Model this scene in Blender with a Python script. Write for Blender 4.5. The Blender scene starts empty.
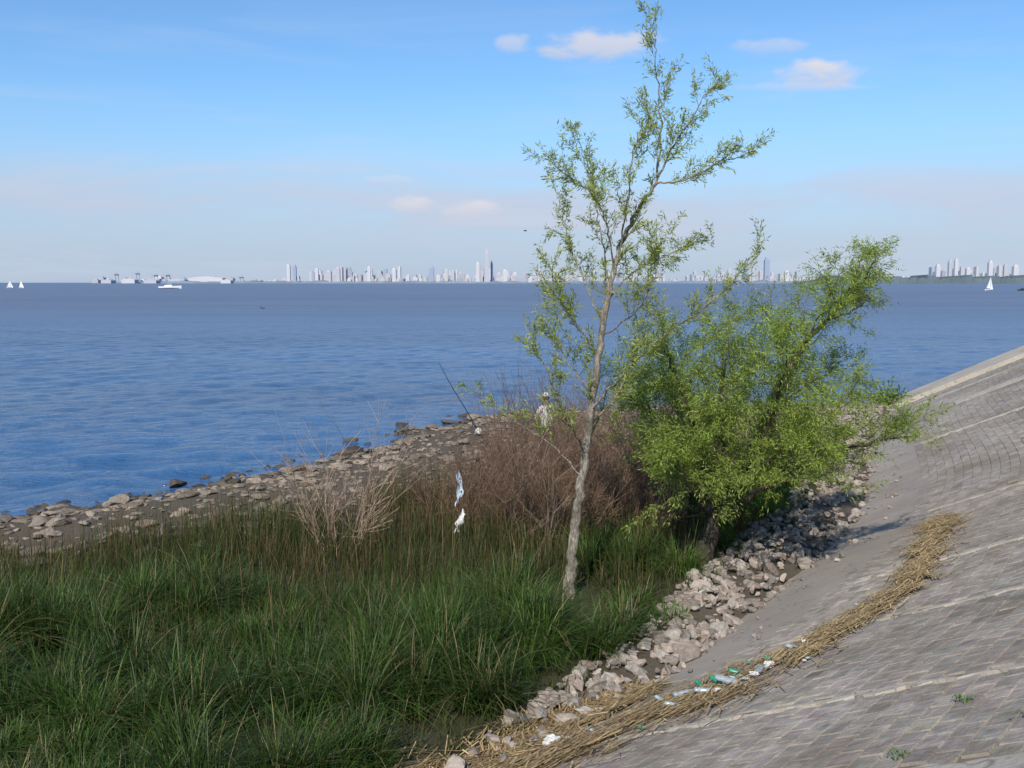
import bpy, bmesh, math, random
import numpy as np
from mathutils import Vector, Matrix
rng=np.random.default_rng(7); random.seed(7)
scn=bpy.context.scene
scn.view_settings.view_transform='Standard'
try: scn.view_settings.look='None'
except: pass
scn.view_settings.exposure=0
COL=scn.collection
CAMH=4.5

# ------------------------------------------------------------ helpers
def link(o,parent=None):
    COL.objects.link(o)
    if parent: o.parent=parent
    return o
def mesh_np(name,V,F,mat=None,col=None,smooth=False,parent=None,mats=None,midx=None):
    V=np.asarray(V,dtype=np.float32); me=bpy.data.meshes.new(name)
    if isinstance(F,np.ndarray):
        k=F.shape[1]; n=F.shape[0]
        me.vertices.add(len(V)); me.vertices.foreach_set('co',V.ravel())
        me.loops.add(n*k); me.loops.foreach_set('vertex_index',F.astype(np.int32).ravel())
        me.polygons.add(n)
        me.polygons.foreach_set('loop_start',np.arange(0,n*k,k,dtype=np.int32))
        me.update(calc_edges=True)
    else:
        me.from_pydata([tuple(v) for v in V.tolist()],[],F); me.update()
    if col is not None:
        a=me.color_attributes.new('Col','FLOAT_COLOR','POINT')
        c=np.ones((len(V),4),dtype=np.float32); c[:,:3]=col
        a.data.foreach_set('color',c.ravel())
    me.polygons.foreach_set('use_smooth',np.full(len(me.polygons),smooth))
    if mats:
        for m in mats: me.materials.append(m)
    elif mat: me.materials.append(mat)
    if midx is not None: me.polygons.foreach_set('material_index',np.asarray(midx,dtype=np.int32))
    o=bpy.data.objects.new(name,me); link(o,parent); return o
def empty(name,loc=(0,0,0)):
    o=bpy.data.objects.new(name,None); o.location=loc; o.empty_display_size=.2; link(o); return o

class NT:
    def __init__(s,nt): s.nt=nt
    def n(s,t,**k):
        nd=s.nt.nodes.new(t)
        ins=k.pop('ins',{})
        for a,b in k.items(): setattr(nd,a,b)
        for a,b in ins.items():
            if isinstance(b,bpy.types.NodeSocket): s.nt.links.new(b,nd.inputs[a])
            else: nd.inputs[a].default_value=b
        return nd
    def l(s,a,b): s.nt.links.new(a,b)
    def m(s,op,a,b=None,c=None):
        nd=s.n('ShaderNodeMath',operation=op)
        for i,v in enumerate((a,b,c)):
            if v is None: continue
            if isinstance(v,bpy.types.NodeSocket): s.l(v,nd.inputs[i])
            else: nd.inputs[i].default_value=v
        return nd.outputs[0]
    def mix(s,f,a,b,blend='MIX'):
        nd=s.n('ShaderNodeMix',data_type='RGBA',blend_type=blend)
        for i,v in ((0,f),(6,a),(7,b)):
            if isinstance(v,bpy.types.NodeSocket): s.l(v,nd.inputs[i])
            else: nd.inputs[i].default_value=(*v,1) if (i>0 and len(v)==3) else v
        return nd.outputs[2]
    def noise(s,scale,detail=4,rough=.55,vec=None,dist=0):
        nd=s.n('ShaderNodeTexNoise'); nd.inputs['Scale'].default_value=scale
        nd.inputs['Detail'].default_value=detail; nd.inputs['Roughness'].default_value=rough
        nd.inputs['Distortion'].default_value=dist
        if vec is not None: s.l(vec,nd.inputs['Vector'])
        return nd.outputs['Fac']
    def mr(s,v,a,b,c=0,d=1,smooth=False):
        nd=s.n('ShaderNodeMapRange'); 
        if smooth: nd.interpolation_type='SMOOTHSTEP'
        s.l(v,nd.inputs[0])
        for i,x in enumerate((a,b,c,d)): nd.inputs[i+1].default_value=x
        return nd.outputs[0]
def newmat(name):
    m=bpy.data.materials.new(name); m.use_nodes=True; nt=m.node_tree
    for n in list(nt.nodes): nt.nodes.remove(n)
    t=NT(nt); out=t.n('ShaderNodeOutputMaterial'); return m,t,out
def simple(name,col,rough=.7,noise_amt=.15,nscale=8,bump=0,metal=0,spec=.4,trans=0):
    m,t,out=newmat(name)
    geo=t.n('ShaderNodeTexCoord').outputs['Object']
    nz=t.noise(nscale,4,.6,geo)
    f=t.mr(nz,.3,.7,1-noise_amt,1+noise_amt)
    vm=t.n('ShaderNodeVectorMath',operation='SCALE'); vm.inputs[0].default_value=col; t.l(f,vm.inputs['Scale'])
    p=t.n('ShaderNodeBsdfPrincipled'); t.l(vm.outputs[0],p.inputs['Base Color'])
    p.inputs['Roughness'].default_value=rough; p.inputs['Metallic'].default_value=metal
    p.inputs['Specular IOR Level'].default_value=spec
    p.inputs['Transmission Weight'].default_value=trans
    if bump:
        b=t.n('ShaderNodeBump'); b.inputs['Strength'].default_value=bump; b.inputs['Distance'].default_value=.02
        t.l(nz,b.inputs['Height']); t.l(b.outputs[0],p.inputs['Normal'])
    t.l(p.outputs[0],out.inputs[0]); return m
def attrmat(name,rough=.7,trans=0.0,nscale=20,namt=.12,bump=0,spec=.3,transcol=(1,1,.6),big=0):
    m,t,out=newmat(name)
    at=t.n('ShaderNodeAttribute',attribute_name='Col').outputs['Color']
    geo=t.n('ShaderNodeTexCoord').outputs['Object']
    csrc=at
    if namt>0:
        nz=t.noise(nscale,4,.65,geo)
        f=t.mr(nz,.3,.7,1-namt,1+namt)
        vm=t.n('ShaderNodeVectorMath',operation='SCALE'); t.l(at,vm.inputs[0]); t.l(f,vm.inputs['Scale']); csrc=vm.outputs[0]
    if big:
        nb=t.noise(.7,5,.65,geo); csrc=t.mix(t.mr(nb,.42,.68,0,big),csrc,(.19,.155,.12))
        nb2=t.noise(1.6,5,.7,geo,.5); csrc=t.mix(t.mr(nb2,.56,.72,0,.5),csrc,(.42,.365,.30))
    p=t.n('ShaderNodeBsdfPrincipled'); t.l(csrc,p.inputs['Base Color'])
    p.inputs['Roughness'].default_value=rough; p.inputs['Specular IOR Level'].default_value=spec
    if bump:
        b=t.n('ShaderNodeBump'); b.inputs['Strength'].default_value=bump; b.inputs['Distance'].default_value=.03
        t.l(nz,b.inputs['Height']); t.l(b.outputs[0],p.inputs['Normal'])
    if trans>0:
        tr=t.n('ShaderNodeBsdfTranslucent')
        t.l(t.mix(1.0,csrc,transcol,'MULTIPLY'),tr.inputs[0])
        mx=t.n('ShaderNodeMixShader'); mx.inputs[0].default_value=trans
        t.l(p.outputs[0],mx.inputs[1]); t.l(tr.outputs[0],mx.inputs[2]); t.l(mx.outputs[0],out.inputs[0])
    else: t.l(p.outputs[0],out.inputs[0])
    return m
def nfun(x,y,s=1.0,ph=0.0):
    x=np.asarray(x)*s; y=np.asarray(y)*s
    return (np.sin(x*1.3+ph+1.7*np.sin(y*.7+ph))+np.sin(y*1.7-ph+1.3*np.sin(x*.9+2*ph))
            +.5*np.sin(x*3.1+y*2.3+ph*3)+.5*np.sin(x*2.2-y*3.7+ph))/3.0
def catmull(P,n=8):
    P=[np.array(p,float) for p in P]
    Q=[2*P[0]-P[1]]+P+[2*P[-1]-P[-2]]; out=[]
    for i in range(1,len(Q)-2):
        for k in range(n):
            t=k/n; a,b,c,d=Q[i-1],Q[i],Q[i+1],Q[i+2]
            out.append(.5*((2*b)+(c-a)*t+(2*a-5*b+4*c-d)*t*t+(3*b-a-3*c+d)*t**3))
    out.append(P[-1]); return np.array(out)

# ------------------------------------------------------------ embankment frame
ST=np.array([[-22,-16,.78,-.62],[-14.2,-8,.78,-.62],[-7.5,0,.78,-.62],[-.11,8.9,.79,-.61],[1.42,10.7,.805,-.59],[3.05,13.0,.83,-.56],
             [6.9,19.5,.88,-.47],[10.3,28.4,.94,-.34],[14.9,38.2,.996,-.09]])
CS=catmull(ST,40)
CS[:,2:]/=np.linalg.norm(CS[:,2:],axis=1,keepdims=True)
seg=np.linalg.norm(np.diff(CS[:,:2],axis=0),axis=1); ARC=np.concatenate([[0],np.cumsum(seg)])
for c_ in (2,3):
    k_=np.ones(61)/61; pad=np.pad(CS[:,c_],30,mode='edge'); CS[:,c_]=np.convolve(pad,k_,'valid')
STOT=ARC[-1]; SL=.45; VT=7.5
def frame(s):
    return [np.interp(s,ARC,CS[:,i]) for i in range(4)]
def P(s,v,off=0.0):
    x,y,nx,ny=frame(s); v=np.asarray(v,float)
    z=SL*v; 
    k=1/math.sqrt(1+SL*SL)
    return np.stack([x+nx*v-nx*SL*k*off, y+ny*v-ny*SL*k*off, z+k*off+0*x],-1)
def s_at_y(yy): return float(np.interp(yy,CS[:,1],ARC))
def perp(x,y):
    x=np.atleast_1d(np.asarray(x,float)); y=np.atleast_1d(np.asarray(y,float))
    v=np.zeros(len(x)); a=np.zeros(len(x))
    for c0 in range(0,len(x),20000):
        sl_=slice(c0,c0+20000)
        d=(x[sl_,None]-CS[None,:,0])**2+(y[sl_,None]-CS[None,:,1])**2
        i=np.argmin(d,axis=1)
        s_=(x[sl_]-CS[i,0])*CS[i,2]+(y[sl_]-CS[i,1])*CS[i,3]
        v[sl_]=np.sign(s_)*np.sqrt(d[np.arange(len(i)),i]); a[sl_]=ARC[i]
    return v,a
# ------------------------------------------------------------ shoreline
SH=[(-20000,6),(-60,6),(-30,14),(-16,18),(-10.6,20.4),(-8.9,21.4),(-7.3,22.9),(-6.2,25.0),(-4.9,26.4),(-4.0,28.5),(-3.1,32),(-1.5,34.6),(.3,36.2),
    (5,38),(10,39),(15.4,39.3),(24,38.9),(60,37),(20000,34),(20000,-20000),(-20000,-20000)]
SHA=np.array(SH,float)
def shore_sd(x,y):
    x=np.asarray(x,float).ravel(); y=np.asarray(y,float).ravel()
    A=SHA; B=np.roll(SHA,-1,axis=0)
    best=np.full(len(x),1e18); inside=np.zeros(len(x),bool)
    for a,b in zip(A,B):
        ab=b-a; t=((x-a[0])*ab[0]+(y-a[1])*ab[1])/(ab@ab); t=np.clip(t,0,1)
        d=(x-a[0]-t*ab[0])**2+(y-a[1]-t*ab[1])**2; best=np.minimum(best,d)
        if a[1]!=b[1]:
            c=((a[1]>y)!=(b[1]>y))&(x<(b[0]-a[0])*(y-a[1])/(b[1]-a[1])+a[0]); inside^=c
    d=np.sqrt(best); return np.where(inside,d,-d)
WZ=-.3
def ground_z(x,y):
    x=np.asarray(x,float).ravel(); y=np.asarray(y,float).ravel()
    sd=shore_sd(x,y); near=(np.abs(x)<80)&(np.abs(y)<80)
    sd=sd+np.where(near,.6*nfun(x,y,1.1,.3)+.35*nfun(x,y,2.9,1.3),0)
    z=np.where(sd>0, WZ+.34*(1-np.exp(-sd*.46)), WZ+sd*.14)
    z=np.maximum(z,-3)
    z=z+np.where(near&(sd>.3),.04*nfun(x,y,.9,2.2)+.02*nfun(x,y,4,.2),0)
    v,_=perp(x,y)
    z=z-np.clip(v,0,1.0)*.35*near
    return z

# ------------------------------------------------------------ materials
M_rock=attrmat('rock_mat',.9,0,14,.3,.6,.2)
M_block=attrmat('block_mat',.95,0,7,.30,.9,.12,big=.7)
M_grass=attrmat('grass_mat',.5,.30,3,0,0,.3)
M_leaf=attrmat('leaf_mat',.5,.42,2,0,0,.35)
M_straw=attrmat('straw_mat',.8,.1,5,0,0,.2)
M_twig=attrmat('twig_mat',.85,0,12,0,0,.2)

def bark(name,c1,c2):
    m,t,out=newmat(name)
    oc=t.n('ShaderNodeTexCoord').outputs['Object']
    mp=t.n('ShaderNodeMapping'); mp.inputs['Scale'].default_value=(22,22,5); t.l(oc,mp.inputs['Vector'])
    n1=t.noise(1.5,6,.75,mp.outputs[0],.8); n2=t.noise(4,5,.65,oc)
    c=t.mix(t.mr(n1,.40,.58),c1,c2); c=t.mix(t.mr(n2,.48,.66,0,.75),c,(.10,.09,.065))
    p=t.n('ShaderNodeBsdfPrincipled'); t.l(c,p.inputs['Base Color']); p.inputs['Roughness'].default_value=.95; p.inputs['Specular IOR Level'].default_value=.15
    b=t.n('ShaderNodeBump'); b.inputs['Strength'].default_value=1.0; b.inputs['Distance'].default_value=.03
    t.l(n1,b.inputs['Height']); t.l(b.outputs[0],p.inputs['Normal']); t.l(p.outputs[0],out.inputs[0]); return m
M_bark1=bark('bark_pale',(.42,.38,.31),(.16,.13,.10))
M_bark2=bark('bark_dark',(.13,.10,.075),(.045,.035,.028))

def concrete(name,c1,c2,sc=1.2):
    m,t,out=newmat(name); oc=t.n('ShaderNodeTexCoord').outputs['Object']
    n1=t.noise(sc,6,.65,oc); n2=t.noise(22,5,.7,oc); n3=t.noise(.35,3,.5,oc)
    c=t.mix(t.mr(n1,.35,.65),c1,c2)
    c=t.mix(t.mr(n2,.42,.8,0,.4),c,(.16,.14,.12)); c=t.mix(t.mr(n3,.5,.7,0,.3),c,(.26,.22,.18))
    vo=t.n('ShaderNodeTexVoronoi',feature='DISTANCE_TO_EDGE'); vo.inputs['Scale'].default_value=.8
    wn=t.n('ShaderNodeTexNoise'); wn.inputs['Scale'].default_value=2.0; t.l(oc,wn.inputs['Vector'])
    va=t.n('ShaderNodeVectorMath',operation='ADD'); t.l(oc,va.inputs[0]); t.l(wn.outputs['Color'],va.inputs[1]); t.l(va.outputs[0],vo.inputs['Vector'])
    cr=t.mr(vo.outputs['Distance'],0,.012,1,0)
    c=t.mix(t.m('MULTIPLY',cr,.6),c,(.08,.07,.055))
    p=t.n('ShaderNodeBsdfPrincipled'); t.l(c,p.inputs['Base Color']); p.inputs['Roughness'].default_value=.92
    p.inputs['Specular IOR Level'].default_value=.2
    b=t.n('ShaderNodeBump'); b.inputs['Strength'].default_value=.5; b.inputs['Distance'].default_value=.02
    t.l(n2,b.inputs['Height']); t.l(b.outputs[0],p.inputs['Normal']); t.l(p.outputs[0],out.inputs[0]); return m
M_conc=concrete('concrete_light',(.47,.42,.35),(.36,.32,.26))
M_apron=concrete('concrete_apron',(.33,.29,.245),(.26,.225,.19),.7)
M_mortar=simple('joint_dirt',(.17,.14,.105),.95,.5,4,.4)

m,t,out=newmat('ground_mat'); oc=t.n('ShaderNodeTexCoord').outputs['Object']
at=t.n('ShaderNodeAttribute',attribute_name='Col').outputs['Color']
n1=t.noise(1.3,6,.65,oc); n2=t.noise(18,5,.7,oc)
c=t.mix(t.mr(n2,.3,.7,.0,.55),at,(.05,.045,.03)); c=t.mix(t.mr(n1,.5,.7,0,.3),c,(.16,.14,.105))
p=t.n('ShaderNodeBsdfPrincipled'); t.l(c,p.inputs['Base Color']); p.inputs['Roughness'].default_value=.95; p.inputs['Specular IOR Level'].default_value=.2
b=t.n('ShaderNodeBump'); b.inputs['Strength'].default_value=.8; b.inputs['Distance'].default_value=.04; t.l(n2,b.inputs['Height']); t.l(b.outputs[0],p.inputs['Normal'])
t.l(p.outputs[0],out.inputs[0]); M_ground=m

# water
m,t,out=newmat('river_water_mat'); oc=t.n('ShaderNodeTexCoord').outputs['Object']
def mapped(sx,sy,rot=0):
    mp=t.n('ShaderNodeMapping'); mp.inputs['Scale'].default_value=(sx,sy,1); mp.inputs['Rotation'].default_value=(0,0,rot); t.l(oc,mp.inputs['Vector']); return mp.outputs[0]
sep=t.n('ShaderNodeSeparateXYZ'); t.l(oc,sep.inputs[0])
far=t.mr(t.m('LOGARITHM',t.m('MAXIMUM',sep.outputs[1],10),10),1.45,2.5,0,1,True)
w1=t.noise(1,4,.66,mapped(1.0,2.0,.25)); w2=t.noise(1,3,.6,mapped(3.4,8.0,-.2))
h=t.m('ADD',t.m('MULTIPLY',w1,1.0),t.m('MULTIPLY',w2,.34))
st=t.noise(1,4,.65,mapped(.006,.045,.05)); st2=t.noise(1,4,.65,mapped(.03,.16,.05))
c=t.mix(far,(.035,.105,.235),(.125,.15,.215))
c=t.mix(t.mr(st,.4,.65,0,.6),c,(.075,.105,.165))
p=t.n('ShaderNodeBsdfPrincipled'); t.l(c,p.inputs['Base Color']); p.inputs['IOR'].default_value=1.33
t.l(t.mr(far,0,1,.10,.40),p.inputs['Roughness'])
b=t.n('ShaderNodeBump'); b.inputs['Distance'].default_value=.38; t.l(h,b.inputs['Height'])
t.l(t.mr(st2,.38,.62,.55,1.0),b.inputs['Strength']); t.l(b.outputs[0],p.inputs['Normal'])
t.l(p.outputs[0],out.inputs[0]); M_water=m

# ------------------------------------------------------------ ground + water
far_=[60,90,150,400,1500,6000,20000]
xs=np.array([-f for f in far_[::-1]]+[-45,-35,-28,-23]+list(np.arange(-20,26,.33))+[30,38,48]+far_)
ys=np.array([-f for f in far_[::-1]]+[-40,-25,-15,-8]+list(np.arange(-3,44,.33))+[47,52]+far_)
X,Y=np.meshgrid(xs,ys); x=X.ravel(); y=Y.ravel(); z=ground_z(x,y)
nx,ny=len(xs),len(ys); I=np.arange(nx*ny).reshape(ny,nx)
F=np.stack([I[:-1,:-1],I[:-1,1:],I[1:,1:],I[1:,:-1]],-1).reshape(-1,4)
v,_=perp(x,y)
gc=np.tile(np.array([.12,.095,.07]),(len(x),1))
GX=[-60,-16,-10,-7.3,-5.5,-4.2,-2.2,0,3,5,6.5,8,11,14]; GY=[9,13.4,15.3,16.4,17.7,19.3,20.5,21.5,24,27,28,30,34,38]
def grassy(x,y):
    lim=np.interp(x,GX,GY)+.9*nfun(x,y,1.7,.9)
    v,_=perp(x,y)
    return (y<lim)&(v<np.interp(y,[8,11,13],[-.35,-.6,-1.0])+.35*nfun(x,y,2.1,.1))
g=grassy(x,y)
gc[g]=[.04,.042,.018]
wet=np.clip(1-(z-WZ)/.10,0,1)[:,None]; gc=gc*(1-.6*wet)
mesh_np('ground',np.stack([x,y,z],1),F,M_ground,gc,True)
yl=[];yy_=14.0
while yy_<170: yl.append(yy_); yy_+=max(.15,.0042*yy_)
xs=np.array([-20000,-3000,-500,-160]+list(np.arange(-75,105,.28))+[160,500,3000,20000])
ys=np.array([-20000,-1000,-60,5]+yl+[190,250,400,1000,4000,20000])
X,Y=np.meshgrid(xs,ys); x=X.ravel(); y=Y.ravel()
Z=np.zeros(len(x)); wr=np.random.default_rng(3)
for i in range(30):
    lam=.8*(1.055**i); th=wr.normal(-1.15,.55); k=2*math.pi/lam
    grp=.6+.4*np.sin(x*k*.11*wr.uniform(.5,1.5)+y*k*.13*wr.uniform(.5,1.5)+wr.uniform(0,6))
    ph=k*(x*math.cos(th)+y*math.sin(th))+wr.uniform(0,6.28)+.6*np.sin(x*k*.2+wr.uniform(0,6))
    Z+=.0058*lam**.75*grp*(np.sin(ph)+.25*np.cos(2*ph))
fade=np.clip((170-y)/90,0,1)*np.clip((y-14)/2,0,1)*np.clip((75-np.abs(x-15))/12+1,0,1)*(np.abs(x-15)<90)
Z=WZ+Z*fade*.9
nx,ny=len(xs),len(ys); I=np.arange(nx*ny).reshape(ny,nx)
F=np.stack([I[:-1,:-1],I[:-1,1:],I[1:,1:],I[1:,:-1]],-1).reshape(-1,4)
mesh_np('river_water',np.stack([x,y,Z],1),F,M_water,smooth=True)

# ------------------------------------------------------------ embankment
emb=empty('paved_embankment')
def strip(name,s0,s1,v0,v1,off,mat,ds=.4,dv=.5,sides=True,thick=.05,jit=0,parent=emb):
    S=np.linspace(s0,s1,max(2,int(abs(s1-s0)/ds)+1)); V_=np.linspace(v0,v1,max(2,int((v1-v0)/dv)+1))
    SS,VV=np.meshgrid(S,V_); 
    if jit:
        e=np.zeros_like(SS); e[0]=jit*nfun(S,0*S,3,.5); VV=VV+e
        SS=SS.copy(); SS[:,0]+=jit*nfun(V_,0*V_,4,.1)+jit*.5*rng.standard_normal(len(V_)); SS[:,-1]+=jit*nfun(V_,0*V_,4,2.1)+jit*.5*rng.standard_normal(len(V_))
    q=P(SS.ravel(),VV.ravel(),off); n0,n1=len(V_),len(S); I=np.arange(n0*n1).reshape(n0,n1)
    F=[tuple(f) for f in np.stack([I[:-1,:-1],I[1:,:-1],I[1:,1:],I[:-1,1:]],-1).reshape(-1,4).tolist()]
    Vv=q.tolist()
    if sides:
        ring=list(I[0,:])+list(I[1:,-1])+list(I[-1,:-1][::-1])+list(I[1:-1,0][::-1])
        low=P(SS.ravel()[ring],VV.ravel()[ring],off-thick).tolist(); b0=len(Vv); Vv+=low; k=len(ring)
        for i in range(k): F.append((int(ring[i]),int(ring[(i+1)%k]),b0+(i+1)%k,b0+i))
    return mesh_np(name,Vv,F,mat,parent=parent)
strip('slope_bed',0,STOT,-.25,VT,0,M_mortar,sides=False)
def apron_v(s):
    return np.interp(s,[0,s_at_y(9.5),s_at_y(12),s_at_y(16),s_at_y(24),STOT],[.35,.35,.95,1.25,1.0,.8])
bands=[(s_at_y(7.55),.42,1.5),(s_at_y(9.1),.07,1.0),(s_at_y(11.3),.07,1.2),(s_at_y(13.4),.07,1.3),(s_at_y(17.2),.10,1.5),(s_at_y(21.5),.30,3.4),(s_at_y(24.8),.12,1.2),(s_at_y(29.6),.75,2.2),(s_at_y(33.0),.2,1.0),(STOT-1.8,3.4,.2),(s_at_y(3.5),.2,1),(s_at_y(-2),.2,1)]
S=np.arange(0,STOT,.4); 
Vv=[];Fv=[]
for i,s in enumerate(S):
    a=apron_v(s)+.24
    for k,vv in enumerate((-.22,a*.33,a*.66,a)): Vv.append(P(s,vv,.006))
    if i:
        for k in range(3): b0=(i-1)*4+k; Fv.append((b0,b0+1,b0+5,b0+4))
mesh_np('concrete_apron',np.array(Vv),Fv,M_apron,parent=emb)
for i,(s,w,v0) in enumerate(bands):
    if i==9: strip('end_coping',s-w/2,STOT-.01,v0,VT-.02,.16,M_conc,ds=.4,dv=.3,thick=.16)
    else: strip('concrete_band_%d'%i,s-w/2,min(s+w/2,STOT-.01),v0,VT-.02,.026 if w<.2 else .030,M_conc,ds=.2,dv=.09,thick=.035,jit=.04)
Vb=[];Cb=[];cnt=0
bl,bw=.23,.155
rows=int(VT/bw)
sfar=s_at_y(21)
for r in range(rows):
    v0=r*bw; ns=int(STOT/bl)
    s0=np.arange(ns)*bl+(bl/2 if r%2 else 0)
    s0=s0[(s0+bl<STOT-.9)]
    s0=s0[(v0>=apron_v(s0)-.02)]
    ok=np.ones(len(s0),bool)
    for (sb,w,vb) in bands:
        if v0>=vb-.05: ok&=~((s0+bl*.5>sb-w/2-.02)&(s0+bl*.5<sb+w/2+.02))
    ok&=rng.random(len(s0))>.003
    s0=s0[ok]; n=len(s0)
    if n==0: continue
    fr=np.clip((s0-s_at_y(15))/8,0,1)
    g_=.0035*(1-.7*fr); top=.0145+(.0016*rng.standard_normal(n)+.003*nfun(s0,s0*0+v0,1.1,.4))*(1-.7*fr)
    tone=.275*(1+.095*rng.standard_normal(n))*(1+.14*nfun(s0,s0*0+v0,.9,1.4)+.08*nfun(s0,s0*0+v0,3.3,.4))
    tint=np.stack([tone*1.06,tone*.93,tone*.79],1)+rng.normal(0,.005,(n,3))
    cs=[]
    for (a,b) in ((g_,g_),(bl-g_,g_),(bl-g_,bw-g_),(g_,bw-g_)):
        cs.append((s0+a+rng.normal(0,.002,n),v0+b+rng.normal(0,.002,n)))
    low=[P(a,b,.0) for a,b in cs]
    mid=[np.mean([c[0] for c in cs],0),np.mean([c[1] for c in cs],0)]
    ch=1-.75*fr
    tp=[P(a+(mid[0]-a)*.05*ch,b+(mid[1]-b)*.08*ch,top+.0015*(1-.7*fr)*rng.standard_normal(n)) for a,b in cs]
    Vb.append(np.stack(low+tp,1).reshape(-1,3)); Cb.append(np.repeat(np.clip(tint,.10,.6),8,0)); cnt+=n
Vb=np.concatenate(Vb); Cb=np.concatenate(Cb); B=np.arange(cnt)[:,None]*8
Fb=np.concatenate([B+np.array(f) for f in ([4,5,6,7],[0,1,5,4],[1,2,6,5],[2,3,7,6],[3,0,4,7])])
mesh_np('paving_blocks',Vb,Fb[:,::-1].copy(),M_block,Cb,parent=emb)
S=np.linspace(0,STOT,60); zt=SL*VT
q=[];Fp=[]
for i,s in enumerate(S):
    a=P(s,VT); x_,y_,nx_,ny_=frame(s)
    for dv,dz in ((0,.0),(0,.12),(.3,.12),(.3,0),(40,0)): q.append((a[0]+nx_*dv,a[1]+ny_*dv,zt+dz))
    if i:
        for k in range(4): b0=(i-1)*5+k; Fp.append((b0,b0+1,b0+6,b0+5))
mesh_np('promenade',q,Fp,M_conc,parent=emb)
q=[];Fp=[]
vv=[-.25,1,2,3,4,5,6,VT,20,47]
for i,v_ in enumerate(vv):
    a=P(STOT,v_,.16) if v_<=VT else P(STOT,v_); z_=min(a[2],zt)
    q+= [(a[0],a[1],z_),(a[0],a[1]+.9,-1.5)]
    if i: b0=(i-1)*2; Fp.append((b0,b0+1,b0+3,b0+2))
mesh_np('end_wall',q,Fp,M_conc,parent=emb)

# ------------------------------------------------------------ rocks
def rock_variants(sub,n,flat=(.5,.75)):
    out=[]
    for k in range(n):
        bm=bmesh.new(); bmesh.ops.create_icosphere(bm,subdivisions=sub,radius=1.0)
        V=np.array([v.co[:] for v in bm.verts]); F=np.array([[v.index for v in f.verts] for f in bm.faces]); bm.free()
        for _ in range(11):
            nn=rng.standard_normal(3); nn/=np.linalg.norm(nn); d=rng.uniform(.38,.72)
            V=V-np.outer(np.maximum(0,V@nn-d),nn)
        V+=rng.normal(0,.025,V.shape); V*=np.array([1.1,rng.uniform(.6,.95),rng.uniform(*flat)])
        out.append((V,F))
    return out
RV3=rock_variants(3,10); RV2=rock_variants(2,14,(.25,.5))
def rocks(name,pos,size,cols,variants,sink=.25,tilt=.25):
    Vs=[];Fs=[];Cs=[];o=0
    for p,s,c in zip(pos,size,cols):
        V,F=variants[rng.integers(len(variants))]
        a,b_=rng.uniform(0,6.28),rng.normal(0,tilt); ca,sa=math.cos(a),math.sin(a); cb,sb=math.cos(b_),math.sin(b_)
        R=np.array([[ca,-sa,0],[sa,ca,0],[0,0,1]])@np.array([[cb,0,sb],[0,1,0],[-sb,0,cb]])
        W=(V*s)@R.T+np.array(p)+np.array([0,0,s*(.5-sink)])
        Vs.append(W);Fs.append(F+o);o+=len(V);Cs.append(np.tile(c,(len(V),1)))
    return mesh_np(name,np.concatenate(Vs),np.concatenate(Fs),M_rock,np.concatenate(Cs))
n=2000
s=rng.uniform(s_at_y(7.0),s_at_y(37),n*2); 
wv=np.interp(s,[s_at_y(8),s_at_y(10.5),s_at_y(14),s_at_y(20),s_at_y(37)],[.4,.95,1.4,1.9,2.2])
v=-rng.random(n*2)**.8*wv+.2
v=np.where(rng.random(n*2)<.05,rng.random(n*2)*.8,v)
q=P(s,v); keep=rng.random(n*2)<np.interp(q[:,1],[7,9,10.5,12,37],[.05,.15,.7,1,.85]); keep&=rng.random(n*2)<.75+.5*nfun(q[:,0],q[:,1],2.2,.7); q=q[keep]; v=v[keep]
gz=ground_z(q[:,0],q[:,1]); gz=np.where(v>0,np.maximum(gz,SL*v+.02),gz)
sz=np.exp(rng.normal(math.log(.075),.42,len(q))); sz=np.clip(sz,.025,.19)*np.where(v>.1,.6,1)
pz=gz+rng.random(len(q))*.06*(sz<.12)*(v<0)
tone=rng.uniform(.16,.36,len(q))[:,None]; pk=rng.random(len(q))[:,None]
cc=tone*(np.array([1.02,.93,.80])*(1-pk)+np.array([1.10,.87,.72])*pk)
rocks('rubble_stones',np.stack([q[:,0],q[:,1],pz],1),sz,cc,RV3)
n=42000
x=rng.uniform(-26,15,n); y=rng.uniform(10,41,n); sd=shore_sd(x,y)+.6*nfun(x,y,1.1,.3)+.35*nfun(x,y,2.9,1.3)
lim=np.interp(x,GX,GY)
pr=np.where(sd<1.9,.95,.6)*np.where(sd<-.1,.25,1.0)*(.75+.5*nfun(x,y,1.3,3.3))*np.where(y<lim+.3,.5,1)
k=(sd>-1.4)&(y>lim-1.5)&(rng.random(n)<pr); k&=(perp(x,y)[0]<-.8)&(x/y>-.65)
x,y,sd=x[k],y[k],sd[k]
sz=np.clip(np.exp(rng.normal(math.log(.095),.52,len(x))),.03,.42)*np.where(sd<1.2,1.1,.9)
gz=ground_z(x,y); gz=np.where(gz<WZ,np.maximum(gz,WZ-.07),gz)
tone=rng.uniform(.11,.27,len(x))[:,None]; cc=tone*np.array([1.10,.90,.70])
cc=cc*np.where(sd<.35,.42,1.0)[:,None]
rocks('shore_rocks',np.stack([x,y,gz],1),sz,cc,RV2,.36,.14)

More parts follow.
